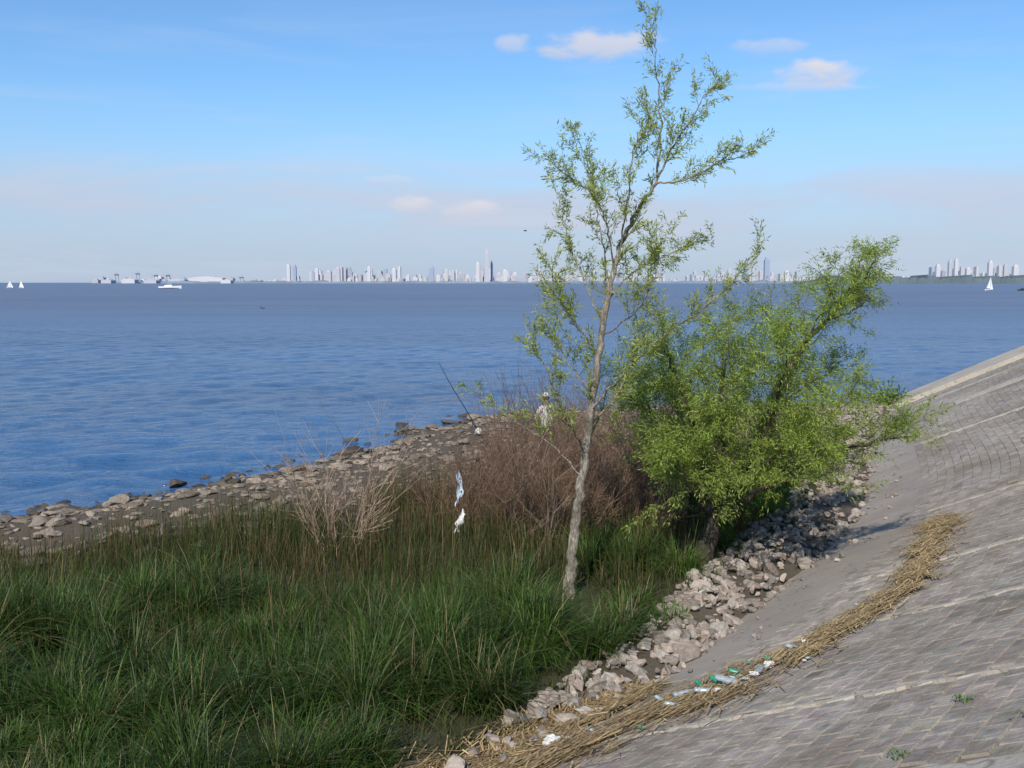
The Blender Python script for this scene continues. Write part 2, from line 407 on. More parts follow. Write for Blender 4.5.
# ------------------------------------------------------------ blades
def blades(base,h,w,ang,bend,K=4,cb=None,ct=None,tipw=.1):
    N=len(base); d=np.stack([np.cos(ang),np.sin(ang),0*ang],1)
    tw=ang+math.pi/2+rng.normal(0,.5,N); side=np.stack([np.cos(tw),np.sin(tw),0*ang],1)
    V=np.zeros((N,K+1,2,3)); C=np.zeros((N,K+1,2,3))
    for k in range(K+1):
        t_=k/K
        hor=h*bend*(t_**1.8); ver=h*(t_*(1)-np.minimum(.75,bend*bend*.5+.1*bend)*t_**2.6)
        p=base+d*hor[:,None]; p[:,2]+=ver
        ww=w*(1-t_)**.6*.5 + w*tipw*.5
        V[:,k,0]=p-side*ww[:,None]; V[:,k,1]=p+side*ww[:,None]
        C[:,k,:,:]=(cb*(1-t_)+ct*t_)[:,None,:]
    i=np.arange(N)[:,None]*(K+1)*2+np.arange(K)[None,:]*2
    F=np.stack([i,i+1,i+3,i+2],-1).reshape(-1,4)
    return V.reshape(-1,3),F,C.reshape(-1,3)
def merge(L):
    V=[];F=[];C=[];o=0
    for a,b,c in L: V.append(a);F.append(b+o);C.append(c);o+=len(a)
    return np.concatenate(V),np.concatenate(F),np.concatenate(C)
def rnd_col(n,a,b,j=.15):
    t_=rng.random(n)[:,None]; return (np.array(a)*(1-t_)+np.array(b)*t_)*(1+rng.normal(0,j,n))[:,None].clip(.5,1.6)
def zpos(x,y): return np.stack([x,y,ground_z(x,y)-.02],1)
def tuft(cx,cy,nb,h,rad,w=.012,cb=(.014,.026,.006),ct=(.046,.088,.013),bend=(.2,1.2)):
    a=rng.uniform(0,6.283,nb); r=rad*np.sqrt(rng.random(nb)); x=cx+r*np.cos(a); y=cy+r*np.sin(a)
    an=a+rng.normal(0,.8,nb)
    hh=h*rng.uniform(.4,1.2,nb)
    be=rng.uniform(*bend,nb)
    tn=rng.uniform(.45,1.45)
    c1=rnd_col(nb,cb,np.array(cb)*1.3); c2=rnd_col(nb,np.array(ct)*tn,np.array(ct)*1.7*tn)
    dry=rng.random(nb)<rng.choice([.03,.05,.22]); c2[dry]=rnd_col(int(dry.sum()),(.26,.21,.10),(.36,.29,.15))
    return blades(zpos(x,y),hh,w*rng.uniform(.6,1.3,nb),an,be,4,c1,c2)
L=[]
nt=0
while nt<390:
    cx=rng.uniform(-8.5,1.8); cy=rng.uniform(7.2,13.6)
    if perp(cx,cy)[0][0]>np.interp(cy,[8,11,13],[-.6,-.75,-1.0]): continue
    f=nfun(cx,cy,1.2,.6)
    if f<-.2 and cx<-2.2 and rng.random()<.7: continue
    if (cx-.8)**2/.5+(cy-13.0)**2/1.2<1: continue
    nt+=1
    big=nfun(cx,cy,.9,2.0)>-.1
    L.append(tuft(cx,cy,190,rng.uniform(.5,1.02)*(1.0 if big else .62)*(.75 if perp(cx,cy)[0][0]>-1 else 1),rng.uniform(.08,.26)))
for (cx,cy,h) in [(1.35,12.4,.5),(1.6,13.3,.35),(.1,12.6,.7),(1.9,15.2,.8),(2.2,15.9,.8),(1.5,15.6,.8),(2.6,15.0,.6),(3.4,16.4,.5),(1.1,11.6,.6),(4.6,18.4,.7),(5,18.9,.7),(5.3,19.8,.8),(2.1,12.9,.25),(1.75,12.6,.2),(.3,11.4,.8),(1.7,14.9,.7),(1.2,15.2,.7)]:
    if perp(cx,cy)[0][0]<-.3: L.append(tuft(cx,cy,300,h,.2,.013,(.025,.05,.010),(.07,.135,.022)))
n=90000
x=rng.uniform(-20,4.5,n); y=rng.uniform(10.5,23,n); lim=np.interp(x,GX,GY)+.9*nfun(x,y,1.7,.9)
k=(y<lim)&(perp(x,y)[0]<-1.3)&(rng.random(n)<np.clip((y-10)/3,0,1)); k&=(nfun(x,y,2.3,.8)+.5*rng.standard_normal(n)>-.35)&(x/y>-.62)
k&=~(((x-.8)**2/.45+(y-13.1)**2/1.6)<1)
x,y=x[k],y[k]; n=len(x)
hh=(.60+.30*nfun(x,y,.8,1.9)+rng.normal(0,.18,n)).clip(.2,1.3)
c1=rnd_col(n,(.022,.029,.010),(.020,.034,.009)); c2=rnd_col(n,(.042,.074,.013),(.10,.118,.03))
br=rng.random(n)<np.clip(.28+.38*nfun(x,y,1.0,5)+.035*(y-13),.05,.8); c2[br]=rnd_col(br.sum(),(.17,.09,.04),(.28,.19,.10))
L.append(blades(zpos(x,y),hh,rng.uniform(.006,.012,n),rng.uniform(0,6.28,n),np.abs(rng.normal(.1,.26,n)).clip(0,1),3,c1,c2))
n=64000
x=rng.uniform(-12,9,n); y=rng.uniform(7,28,n); k=grassy(x,y)&(rng.random(n)<np.interp(y,[7,14,28],[1,.8,.35])); k&=(x/y>-.62)
x,y=x[k],y[k]; n=len(x)
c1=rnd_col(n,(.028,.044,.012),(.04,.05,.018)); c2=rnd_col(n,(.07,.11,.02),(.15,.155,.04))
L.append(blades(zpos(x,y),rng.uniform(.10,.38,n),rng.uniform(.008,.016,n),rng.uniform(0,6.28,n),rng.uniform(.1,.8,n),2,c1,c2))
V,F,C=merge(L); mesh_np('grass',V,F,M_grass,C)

L=[]
for (s_,v_) in [(s_at_y(8.6),4.1),(s_at_y(7.9),4.0),(s_at_y(8.2),4.6)]:
    a=P(s_,v_,.02); nb=40; an=rng.uniform(0,6.28,nb); base=np.tile(a,(nb,1))+rng.normal(0,.04,(nb,3))*[1,1,0]
    L.append(blades(base,rng.uniform(.02,.06,nb),rng.uniform(.006,.010,nb),an,rng.uniform(.5,1.3,nb),3,rnd_col(nb,(.06,.12,.02),(.08,.15,.03)),rnd_col(nb,(.10,.2,.03),(.14,.22,.05))))
V,F,C=merge(L); mesh_np('slope_weeds',V,F,M_grass,C)

# straw debris on slope
def surf(x,y):
    v,_=perp(x,y); g=ground_z(x,y); return np.where(v>-.2,np.maximum(SL*v*1.0+.022,g),g)
def straw(path,n,pw,wu,ww,thr,VV,CC):
    path=catmull(path,30)
    u=rng.random(n)**pw; i=(u*(len(path)-1)).astype(int); wd=np.interp(u,wu,ww)
    off=rng.normal(0,.6,n)*wd; tg=np.gradient(path,axis=0)[i]; tg/=np.linalg.norm(tg,axis=1,keepdims=True)
    cx=path[i,0]-tg[:,1]*off+rng.normal(0,.05,n); cy=path[i,1]+tg[:,0]*off+rng.normal(0,.05,n)
    clump=nfun(cx,cy,3.1,.4)+.45*nfun(cx,cy,7,1.4)>thr
    k=clump|(rng.random(n)<.2); cx,cy,tg=cx[k],cy[k],tg[k]; n=len(cx)
    an=np.arctan2(tg[:,1],tg[:,0])+rng.normal(0,.7,n); ln=rng.uniform(.06,.38,n); wv=rng.uniform(.003,.008,n)
    dx,dy=np.cos(an),np.sin(an)
    ax,ay=cx-dx*ln/2,cy-dy*ln/2; bx,by=cx+dx*ln/2,cy+dy*ln/2
    lift=rng.random(n)*.05
    az=surf(ax,ay)+lift+rng.normal(0,.008,n).clip(0,1); bz=surf(bx,by)+lift+rng.random(n)*.03
    VV.append(np.stack([np.stack([ax-dy*wv,ay+dx*wv,az],1),np.stack([ax+dy*wv,ay-dx*wv,az+.003],1),np.stack([bx+dy*wv,by-dx*wv,bz+.003],1),np.stack([bx-dy*wv,by+dx*wv,bz],1)],1).reshape(-1,3))
    CC.append(np.repeat(rnd_col(n,(.48,.35,.18),(.24,.17,.09),.2),4,0))
VV=[];CC=[]
straw([(-1.0,7.9),(-.3,8.4),(0.7,8.6),(1.73,8.95),(2.65,9.6),(3.6,10.4),(4.46,11.1),(5.4,12.7),(6.2,14.2),(6.7,15.4)],14000,1.25,[0,.3,.45,.6,1],[.62,.62,.36,.20,.20],.02,VV,CC)
straw([(-.7,8.2),(.0,9.0),(.5,9.5),(1.0,10.1),(1.5,10.6)],5500,1.0,[0,.5,1],[.42,.40,.2],-.2,VV,CC)
V=np.concatenate(VV); mesh_np('dry_reed_debris',V,np.arange(len(V)).reshape(-1,4),M_straw,np.concatenate(CC))

# ------------------------------------------------------------ tree tools
class TB:
    def __init__(s): s.V=[];s.F=[];s.C=[];s.n=0;s.L=[];s.D=[]
    def tube(s,pts,r0,r1,sides=4,col=(.15,.12,.09),pw=1.0,jit=0):
        pts=np.asarray(pts,float); k=len(pts); T=np.gradient(pts,axis=0); T/=np.linalg.norm(T,axis=1,keepdims=True)+1e-9
        ref=np.array([.31,.77,.2]); A=np.cross(T,ref); A/=np.linalg.norm(A,axis=1,keepdims=True)+1e-9; B_=np.cross(T,A)
        tt=np.linspace(0,1,k)**pw; r=(r0+(r1-r0)*tt)[:,None]
        an=np.arange(sides)*2*math.pi/sides
        rr=r[:,:,None]*np.ones((1,sides,1))
        if jit: rr=rr*(1+jit*rng.standard_normal((k,sides,1)))
        ring=pts[:,None,:]+rr*(np.cos(an)[None,:,None]*A[:,None,:]+np.sin(an)[None,:,None]*B_[:,None,:])
        i=s.n+np.arange(k-1)[:,None]*sides; j=np.arange(sides)[None,:]; j2=(j+1)%sides
        s.F.append(np.stack([i+j,i+j2,i+sides+j2,i+sides+j],-1).reshape(-1,4))
        s.V.append(ring.reshape(-1,3)); s.C.append(np.tile(col,(k*sides,1))); s.n+=k*sides
    def build(s,name,mat,parent=None,smooth=True):
        return mesh_np(name,np.concatenate(s.V),np.concatenate(s.F),mat,np.concatenate(s.C),smooth,parent)
def norm(v): return v/(np.linalg.norm(v)+1e-9)
def grow(tb,p,d,length,r,depth,cfg):
    st=5; pts=[p]; d=norm(d); dd=[]
    for i in range(st):
        d=norm(d+rng.normal(0,cfg['wander'],3)+np.array([0,0,cfg['up']*(1-i/st)-cfg['droop']*(i/st)]))
        p=p+d*length/st; pts.append(p); dd.append(d)
    tb.tube(pts,r,max(r*.35,cfg.get('rmin',.0015)),4 if r>.008 else 3,cfg['tw'])
    if depth>0:
        for k in range(cfg['kids'][depth]):
            i=rng.integers(1,st+1); q=pts[i]
            nd=norm(dd[i-1]+rng.normal(0,cfg['spread'],3)); grow(tb,q,nd,length*rng.uniform(.4,.75),r*.55,depth-1,cfg)
    if depth<=cfg['leafdepth']:
        m=max(2,int(length*cfg['dens']))
        for k in range(m):
            u=rng.uniform(.1,1.03)*st; i=min(int(u),st-1); q=pts[i]+(pts[i+1]-pts[i])*(u-i)
            tb.L.append(q+rng.normal(0,cfg.get('lj',.015),3)); tb.D.append(norm(dd[i]*.7+rng.normal(0,.5,3)+np.array([0,0,cfg['ldroop']])))
def leaves(tb,name,ln,wd,cA,cB,parent,shade=None):
    Pn=np.array(tb.L); D=np.array(tb.D); n=len(Pn)
    l=ln*rng.uniform(.6,1.25,n)[:,None]; w=wd*rng.uniform(.7,1.3,n)[:,None]
    sd_=np.cross(D,rng.standard_normal((n,3))); sd_/=np.linalg.norm(sd_,axis=1,keepdims=True)
    V=np.stack([Pn,Pn+D*l*.45+sd_*w*.5,Pn+D*l,Pn+D*l*.45-sd_*w*.5],1).reshape(-1,3)
    c=rnd_col(n,cA,cB,.14); C=np.repeat(c,4,0)
    return mesh_np(name,V,np.arange(n*4).reshape(-1,4),M_leaf,C,False,parent)
def make_tree(name,base,S,org,trunks,cfg,bark,leafcfg):
    root=empty(name,(0,0,0)); tb=TB(); tw=TB()
    for (pts,r0,r1,start,nt,tl) in trunks:
        W=[np.array([base[0]+(a-org[0])*S,base[1]+dy,base[2]+(org[1]-b_)*S]) for (a,b_,dy) in pts]
        C_=catmull(W,7); C_[1:-1]+=rng.normal(0,.012,(len(C_)-2,3)); tb.tube(C_,r0,r1,10 if r0>.04 else 6,(1,1,1),.8,.06)
        m=len(C_); T=np.gradient(C_,axis=0)
        for k in range(nt):
            u=start+(1-start)*(k+rng.random())/nt; i=min(int(u*(m-1)),m-1)
            d=norm(norm(T[i])*cfg['fwd']+norm(rng.normal(0,1,3)*np.array([1,1,.7]))+np.array([0,0,.25]))
            grow(tw,C_[i],d,tl*rng.uniform(.55,1.15)*(1.15-.5*u),max(.004,min(.013,(r0+(r1-r0)*u)*.4)),cfg['depth'],cfg)
    tb.build('trunk_and_limbs',bark,root); tw.build('twigs',M_twig,root); leaves(tw,'foliage',*leafcfg,root)
    return root
b1=(.80,13.86,float(ground_z([.8],[13.86])[0])-.05)
T1=[([(568,604,0),(571,560,0),(577,505,.03),(584,455,.05),(590,400,0),(597,345,-.05),(606,290,0),(618,240,.05),(632,208,.05),(652,178,0)],.088,.022,.35,12,.55),
 ([(652,178,0),(657,140,.1),(656,100,.15),(651,55,.1),(649,14,.1)],.018,.004,.1,16,.45),
 ([(652,178,0),(680,174,-.2),(712,160,-.4),(742,152,-.5)],.014,.004,.15,12,.38),
 ([(652,178,0),(670,142,.2),(688,114,.35),(704,88,.4),(722,70,.5)],.016,.004,.1,15,.42),
 ([(612,262,0),(603,222,-.3),(588,192,-.5),(565,176,-.6),(541,158,-.6)],.015,.004,.2,14,.42),
 ([(602,318,0),(588,282,.4),(572,240,.7),(566,212,.9),(560,180,.9)],.014,.004,.2,13,.45),
 ([(606,292,0),(604,240,.5),(596,190,.7),(586,150,.8),(577,118,.8)],.016,.004,.2,17,.45),
 ([(618,240,0),(622,190,-.3),(626,150,-.4),(640,110,-.3)],.014,.004,.2,12,.42),
 ([(590,402,0),(618,364,-.4),(655,325,-.7),(698,290,-.9),(742,245,-.9)],.020,.004,.2,18,.5),
 ([(606,292,0),(636,262,.3),(675,245,.6),(710,230,.7)],.015,.004,.2,13,.45),
 ([(584,445,0),(562,405,-.4),(542,355,-.6),(526,335,-.6)],.015,.004,.2,13,.5),
 ([(581,470,0),(552,442,.3),(505,412,.4),(466,384,.5)],.011,.003,.3,9,.32),
 ([(597,350,0),(572,314,-.3),(552,285,-.4),(550,255,-.4)],.014,.004,.2,13,.45),
 ([(588,420,0),(620,390,.5),(640,350,.8),(655,300,.9)],.016,.004,.2,14,.5),
 ([(600,330,0),(630,300,-.5),(645,270,-.7),(650,235,-.7)],.013,.004,.2,13,.5),
 ([(592,385,0),(570,360,.6),(556,330,.8),(560,300,.9)],.013,.004,.2,13,.5)]
cfg1=dict(wander=.09,up=.10,droop=.10,kids=[0,4,3],spread=.42,leafdepth=1,dens=78,ldroop=-.15,tw=(.17,.17,.06),fwd=1.15,depth=1,lj=.022)
make_tree('willow_tree',b1,.01385,(568,600),T1,cfg1,M_bark1,(.080,.015,(.25,.31,.06),(.38,.42,.12)))
b2=(3.0,15.6,float(ground_z([3.0],[15.6])[0])-.05)
T2=[([(702,570,0),(714,525,0),(709,490,0),(700,455,-.3),(682,410,-.7),(664,365,-.9),(648,335,-1.0)],.10,.012,.3,26,.9),
 ([(698,568,.1),(712,520,.1),(735,480,.1),(765,420,.2),(795,350,.2),(825,312,.1),(850,285,0),(868,250,0)],.11,.010,.3,24,.8),
 ([(708,510,0),(720,450,.5),(727,400,.8),(732,345,.9),(742,310,1)],.06,.01,.15,20,.85),
 ([(712,520,0),(755,475,-.6),(805,440,-.9),(845,425,-1.1),(878,418,-1.2)],.05,.008,.2,20,.75),
 ([(712,512,0),(765,485,.8),(815,468,1.1),(845,455,1.2)],.045,.008,.2,16,.7),
 ([(700,480,0),(672,440,.4),(650,402,.6),(636,372,.7)],.04,.008,.2,26,.85),
 ([(765,420,0),(800,396,.7),(840,375,1.0),(876,362,1.0)],.03,.006,.15,15,.65),
 ([(790,362,0),(797,325,-.5),(808,290,-.7),(822,262,-.7)],.025,.006,.15,13,.6),
 ([(735,480,0),(752,420,-.7),(763,360,-1.0),(762,318,-1.1)],.04,.006,.15,20,.9),
 ([(708,500,0),(695,440,.9),(690,390,1.2),(697,345,1.3)],.04,.006,.15,20,.9),
 ([(735,470,0),(775,430,-1.1),(800,395,-1.4),(826,362,-1.4)],.03,.006,.15,16,.8),
 ([(720,470,0),(705,420,-1.1),(700,370,-1.4),(705,330,-1.4)],.03,.006,.15,24,.95),
 ([(708,510,0),(685,480,-.8),(665,450,-1.2),(648,420,-1.4)],.03,.006,.3,24,.8),
 ([(715,500,0),(745,470,-1.0),(770,445,-1.5),(790,425,-1.7)],.03,.006,.3,16,.8),
 ([(735,480,0),(765,440,.8),(790,400,1.2),(805,370,1.3)],.03,.006,.2,14,.8),
 ([(825,312,0),(855,305,.4),(878,290,.5)],.018,.005,.2,8,.45),
 ([(830,308,0),(842,268,-.3),(850,245,-.3)],.018,.005,.2,8,.45)]
cfg2=dict(wander=.13,up=.08,droop=.16,kids=[0,4,4],spread=.5,leafdepth=1,dens=66,ldroop=-.3,tw=(.14,.14,.05),fwd=.7,depth=2,lj=.035)
make_tree('willow_tree',b2,.0157,(700,565),T2,cfg2,M_bark2,(.074,.0135,(.20,.29,.045),(.33,.41,.08)))
def green_shrub(name,x,y,h,n,c):
    z=float(ground_z([x],[y])[0]); tb=TB(); root=empty(name)
    cfg=dict(wander=.15,up=.1,droop=.1,kids=[0,3,3],spread=.6,leafdepth=1,dens=60,ldroop=0,tw=(.10,.10,.05))
    for i in range(n): grow(tb,np.array([x,y,z])+rng.normal(0,.12,3)*[1,1,0],np.array([rng.normal(0,.7),rng.normal(0,.7),.9]),h*rng.uniform(.7,1.1),.01,1,cfg)
    tb.build('stems',M_twig,root); leaves(tb,'foliage',.07,.03,c,np.array(c)*1.5,root)
green_shrub('green_shrub',4.9,19.6,.9,26,(.05,.11,.02))
green_shrub('green_shrub',4.2,18.2,.6,20,(.09,.18,.03))
green_shrub('green_shrub',3.6,17.0,.5,16,(.10,.19,.03))
green_shrub('green_shrub',13.8,36.6,.75,22,(.05,.10,.025))
green_shrub('green_shrub',-6.9,10.2,.6,16,(.07,.11,.03))

def dry_shrub(name,x,y,h,spread,n,col,kids=4,lean=0,thick=.009):
    z=float(ground_z([x],[y])[0])-.05; tb=TB()
    cfg=dict(wander=.12,up=.10,droop=0.0,kids=[0,3,kids],spread=.42,leafdepth=-1,dens=0,ldroop=0,tw=col,rmin=.003)
    for i in range(n):
        a=rng.uniform(0,6.28); d=np.array([math.cos(a)*spread*rng.uniform(.2,1)+lean,math.sin(a)*spread*.8*rng.uniform(.2,1),1.0])
        cfg['tw']=tuple(np.array(col)*rng.uniform(.6,1.5))
        rr=.35*math.sqrt(rng.random())
        grow(tb,np.array([x+rr*math.cos(a),y+rr*math.sin(a),z]),d,h*rng.uniform(.45,1.0),thick*rng.uniform(.6,1.2),2,cfg)
    tb.build(name,M_twig,smooth=False)
dry_shrub('dry_shrub',-2.85,16.4,1.65,.85,26,(.30,.215,.155),4,0,.010)
rb=(.17,.11,.075)
for (x,y,h,sp,n) in [(-1.3,18.6,.9,.8,34),(-.5,17.9,1.15,.8,46),(.2,17.0,1.2,.8,50),(1.0,17.0,1.35,.8,56),(1.9,17.9,1.55,.75,58),(2.9,18.8,1.7,.7,50),(.5,19.2,1.75,.8,56),(-.5,19.6,1.3,.8,40),(1.6,20.2,1.75,.7,50),(3.2,20.6,1.8,.7,44),(4.6,22.5,1.9,.6,36),(.3,21.2,1.7,.8,46),(2.2,16.8,1.0,.8,34),(1.7,22.5,1.7,.8,36)]:
    dry_shrub('dry_shrub',x,y,h,sp,n,rb,5,0,.009)
dry_shrub('dry_shrub',.35,16.2,1.6,.45,6,(.27,.21,.16),3,-.1,.010)

# ------------------------------------------------------------ litter
def crumple(name,loc,scale,mat,sub=3,amp=.35,parent=None):
    bm=bmesh.new(); bmesh.ops.create_icosphere(bm,subdivisions=sub,radius=1)
    V=np.array([v.co[:] for v in bm.verts]); F=np.array([[v.index for v in f.verts] for f in bm.faces]); bm.free()
    V=V*(1+amp*rng.standard_normal((len(V),1))*.6); V=V*np.array(scale); V[:,2]=np.maximum(V[:,2],-scale[2]*.5)
    return mesh_np(name,V+np.array(loc),F,mat,parent=parent)
M_wplast=simple('white_plastic',(.56,.55,.52),.4,.2,25)
M_bplast=simple('blue_grey_plastic',(.40,.46,.52),.5,.1,6)
M_gplast=simple('green_plastic',(.03,.24,.14),.25,.3,25)
M_clear=simple('clear_plastic',(.42,.47,.48),.2,.35,30,spec=.6,trans=.35)
def lathe(prof,k=14):
    V=[];F=[]
    for (r,z) in prof:
        for j in range(k): a=j*2*math.pi/k; V.append((r*math.cos(a),r*math.sin(a),z))
    for i in range(len(prof)-1):
        for j in range(k): F.append((i*k+j,i*k+(j+1)%k,(i+1)*k+(j+1)%k,(i+1)*k+j))
    F.append(tuple(range(k))[::-1]); F.append(tuple((len(prof)-1)*k+j for j in range(k))); return V,F
def bottle(x,y,ang,mat,sc=1.0,cap=M_wplast,name='plastic_bottle'):
    z=float(surf(np.array([x]),np.array([y]))[0])+.02+.042*sc
    root=empty(name,(x,y,z)); root.rotation_euler=(math.radians(90+rng.uniform(-12,12)),math.radians(rng.uniform(-8,8)),ang)
    prof=[(.03,0),(.040,.012),(.041,.06),(.036,.075),(.041,.09),(.041,.2),(.035,.235),(.016,.28),(.014,.30)]
    V,F=lathe([(r*sc,(zz-.15)*sc) for r,zz in prof]); V=np.array(V); V[:,:2]*=1+.07*rng.standard_normal((len(V),1)); V[:,1]*=.75; mesh_np('body',V,F,mat,smooth=True,parent=root)
    V,F=lathe([(.017*sc,.148*sc),(.018*sc,.152*sc),(.018*sc,.172*sc),(.015*sc,.175*sc)]); mesh_np('cap',V,F,cap,parent=root)
for (x,y,a,m_,s_) in [(1.98,9.28,.3,M_gplast,.8),(2.22,9.48,1.2,M_gplast,.6),(2.05,9.05,.9,M_clear,1.0),(2.36,9.22,-.4,M_clear,.8),(1.66,9.25,2.0,M_clear,.85),(2.85,9.75,.7,M_clear,.7),(1.50,8.9,1.2,M_clear,.6),(2.15,9.32,2.4,M_gplast,.5),(1.82,9.0,1.5,M_clear,.8),(2.6,9.7,1.9,M_gplast,.45),(1.85,9.5,.2,M_gplast,.6),(1.45,9.35,.5,M_clear,.6),(.2,9.3,1.0,M_clear,.6),(3.9,10.9,.4,M_clear,.5)]: bottle(x,y,a,m_,s_)
def srf(x,y): return float(surf(np.array([x]),np.array([y]))[0])
for (x,y,s_) in [(.38,9.05,.085),(1.78,9.1,.05),(2.5,9.4,.05),(2.1,9.22,.05),(3.0,9.9,.04),(1.9,8.85,.04),(.9,9.9,.04),(2.3,9.15,.04),(1.6,9.3,.04)]:
    crumple('plastic_bag',(x,y,srf(x,y)+.04),(s_,s_*.8,s_*.6),M_wplast)
for k in range(30):
    x=rng.uniform(-.1,3.2); y=8.7+.42*max(0,x-.6)+rng.normal(0,.3); s_=rng.uniform(.012,.028)
    crumple('litter_scrap',(x,y,srf(x,y)+.03),(s_*1.4,s_,s_*.5),[M_wplast,M_bplast,M_gplast,M_wplast][k%4],2)
crumple('plastic_bag',(-1.0,29.6,.05),(.11,.09,.10),M_wplast)
def rag(name,x,y,z,w,h,mat,ph):
    n0,n1=26,8; V=[];F=[]
    for i in range(n0):
        for j in range(n1):
            t_=i/(n0-1); s_=j/(n1-1)-.5; ww=w*(.35+.65*math.sin(2.6*t_+.4)**2+.3*math.sin(13*t_+ph))
            V.append((x+s_*ww+.05*math.sin(3.2*t_+ph)+rng.normal(0,.004),y+.03*math.sin(5*s_+4*t_+ph)+rng.normal(0,.004),z-h*t_+.04*math.sin(7*s_+ph)+rng.normal(0,.005)))
    for i in range(n0-1):
        for j in range(n1-1): 
            if rng.random()>.14: a=i*n1+j; F.append((a,a+1,a+n1+1,a+n1))
    return mesh_np(name,V,F,mat,smooth=True)
rag('torn_plastic_sheet',-.88,15.8,1.45,.10,.5,M_bplast,.3)
rag('torn_plastic_sheet',-.84,15.75,.85,.11,.32,M_wplast,1.7)

# ------------------------------------------------------------ fishing rod
M_dark=simple('dark_graphite',(.03,.03,.035),.3,.1,20)
M_metal=simple('rod_metal',(.4,.4,.42),.3,.1,20,metal=1)
rod=empty('fishing_rod')
tb=TB(); tb.tube(catmull([(-1.0,30,-.05),(-1.35,30,.6),(-1.8,30,1.35),(-2.2,30,2.1)],6),.020,.009,6,(.03,.03,.035)); tb.build('rod',M_dark,rod)
tb=TB(); tb.tube([(-.98,30,-.09),(-1.14,30,.22)],.028,.026,8,(.1,.07,.04)); tb.build('grip',M_dark,rod)
tb=TB(); tb.tube([(-1.13,29.93,.22),(-1.17,29.93,.30)],.04,.04,10,(.1,.07,.04)); tb.build('reel',M_metal,rod)
tb=TB(); tb.tube([(-1.15,30.02,-.15),(-1.22,30.02,.42)],.012,.012,6,(.1,.1,.1)); tb.build('rod_rest',M_metal,rod)

# ------------------------------------------------------------ fisherman (standing, back to camera)
M_skin=simple('skin',(.45,.27,.19),.6,.06,20); M_shirt=simple('white_shirt',(.66,.63,.59),.85,.05,10,.3); M_trou=simple('trousers',(.05,.06,.09),.85,.15,12,.3)
M_shoe=simple('shoes',(.04,.03,.03),.7,.1,10); M_hair=simple('hair',(.03,.02,.015),.7,.2,40)
fx,fy=.87,24.3; fz=float(ground_z([fx],[fy])[0])-.02
man=empty('fisherman',(fx,fy,fz)); man.rotation_euler=(0,0,math.radians(18))
J={'pel':(0,0,.93,.145),'wa':(0,.02,1.06,.135),'ch':(0,.06,1.26,.16),'nk0':(0,.09,1.42,.11),'nk':(0,.11,1.49,.055),'nk2':(0,.125,1.55,.055),
 'hl':(-.10,0,.88,.10),'kl':(-.13,.05,.49,.062),'al':(-.14,.0,.10,.042),'tl':(-.16,.14,.045,.04),
 'hr':(.10,0,.88,.10),'kr':(.13,.08,.49,.062),'ar':(.15,.02,.10,.042),'tr':(.17,.16,.045,.04),
 'sl':(-.18,.08,1.38,.068),'el':(-.27,.10,1.12,.048),'wl':(-.17,.32,1.02,.030),'pl':(-.15,.38,1.02,.036),
 'sr':(.18,.08,1.38,.068),'er':(.27,.10,1.12,.048),'wr':(.17,.32,1.04,.030),'pr':(.15,.38,1.04,.036)}
E=[('pel','wa'),('wa','ch'),('ch','nk0'),('nk0','nk'),('nk','nk2'),('pel','hl'),('hl','kl'),('kl','al'),('al','tl'),('pel','hr'),('hr','kr'),('kr','ar'),('ar','tr'),
 ('nk0','sl'),('sl','el'),('el','wl'),('wl','pl'),('nk0','sr'),('sr','er'),('er','wr'),('wr','pr')]
for sd_,sg in (('l',1),('r',-1)):
    px_,py_,pz_=J['p'+sd_][:3]
    for f in range(4):
        o=(f-1.5)*.021; a=J['f%s%d'%(sd_,f)]=(px_+sg*.03,py_+.045,pz_+o,.010); b_=J['g%s%d'%(sd_,f)]=(px_+sg*.05,py_+.035-.004*f,pz_+o,.009); c_=J['h%s%d'%(sd_,f)]=(px_+sg*.045,py_+.008,pz_+o,.008)
        E+=[('p'+sd_,'f%s%d'%(sd_,f)),('f%s%d'%(sd_,f),'g%s%d'%(sd_,f)),('g%s%d'%(sd_,f),'h%s%d'%(sd_,f))]
    J['t1'+sd_]=(px_+sg*.02,py_-.01,pz_+.05,.011); J['t2'+sd_]=(px_+sg*.045,py_+.01,pz_+.06,.009); E+=[('p'+sd_,'t1'+sd_),('t1'+sd_,'t2'+sd_)]
keys=list(J); me=bpy.data.meshes.new('body'); me.from_pydata([J[k][:3] for k in keys],[(keys.index(a),keys.index(b_)) for a,b_ in E],[])
bo=bpy.data.objects.new('body',me); link(bo,man)
md=bo.modifiers.new('s','SKIN'); md.use_smooth_shade=True
for i,k in enumerate(keys): me.skin_vertices[0].data[i].radius=(J[k][3]*(1.12 if k in('ch','wa','pel') else 1),J[k][3]*(.8 if k in('ch','wa','pel') else 1))
me.skin_vertices[0].data[0].use_root=True
ms=bo.modifiers.new('d','SUBSURF'); ms.levels=2; ms.render_levels=2
bpy.context.view_layer.update(); dg=bpy.context.evaluated_depsgraph_get()
me2=bpy.data.meshes.new_from_object(bo.evaluated_get(dg)); bo.modifiers.clear(); bo.data=me2
for m_ in (M_shirt,M_trou,M_skin,M_shoe): me2.materials.append(m_)
for pz in me2.polygons:
    c=pz.center; pz.material_index=0
    if c.z<.98 and c.y<.27: pz.material_index=1
    if c.z<.09: pz.material_index=3
    if c.z>1.475 or (c.y>.30 and c.z>.9): pz.material_index=2
    pz.use_smooth=True
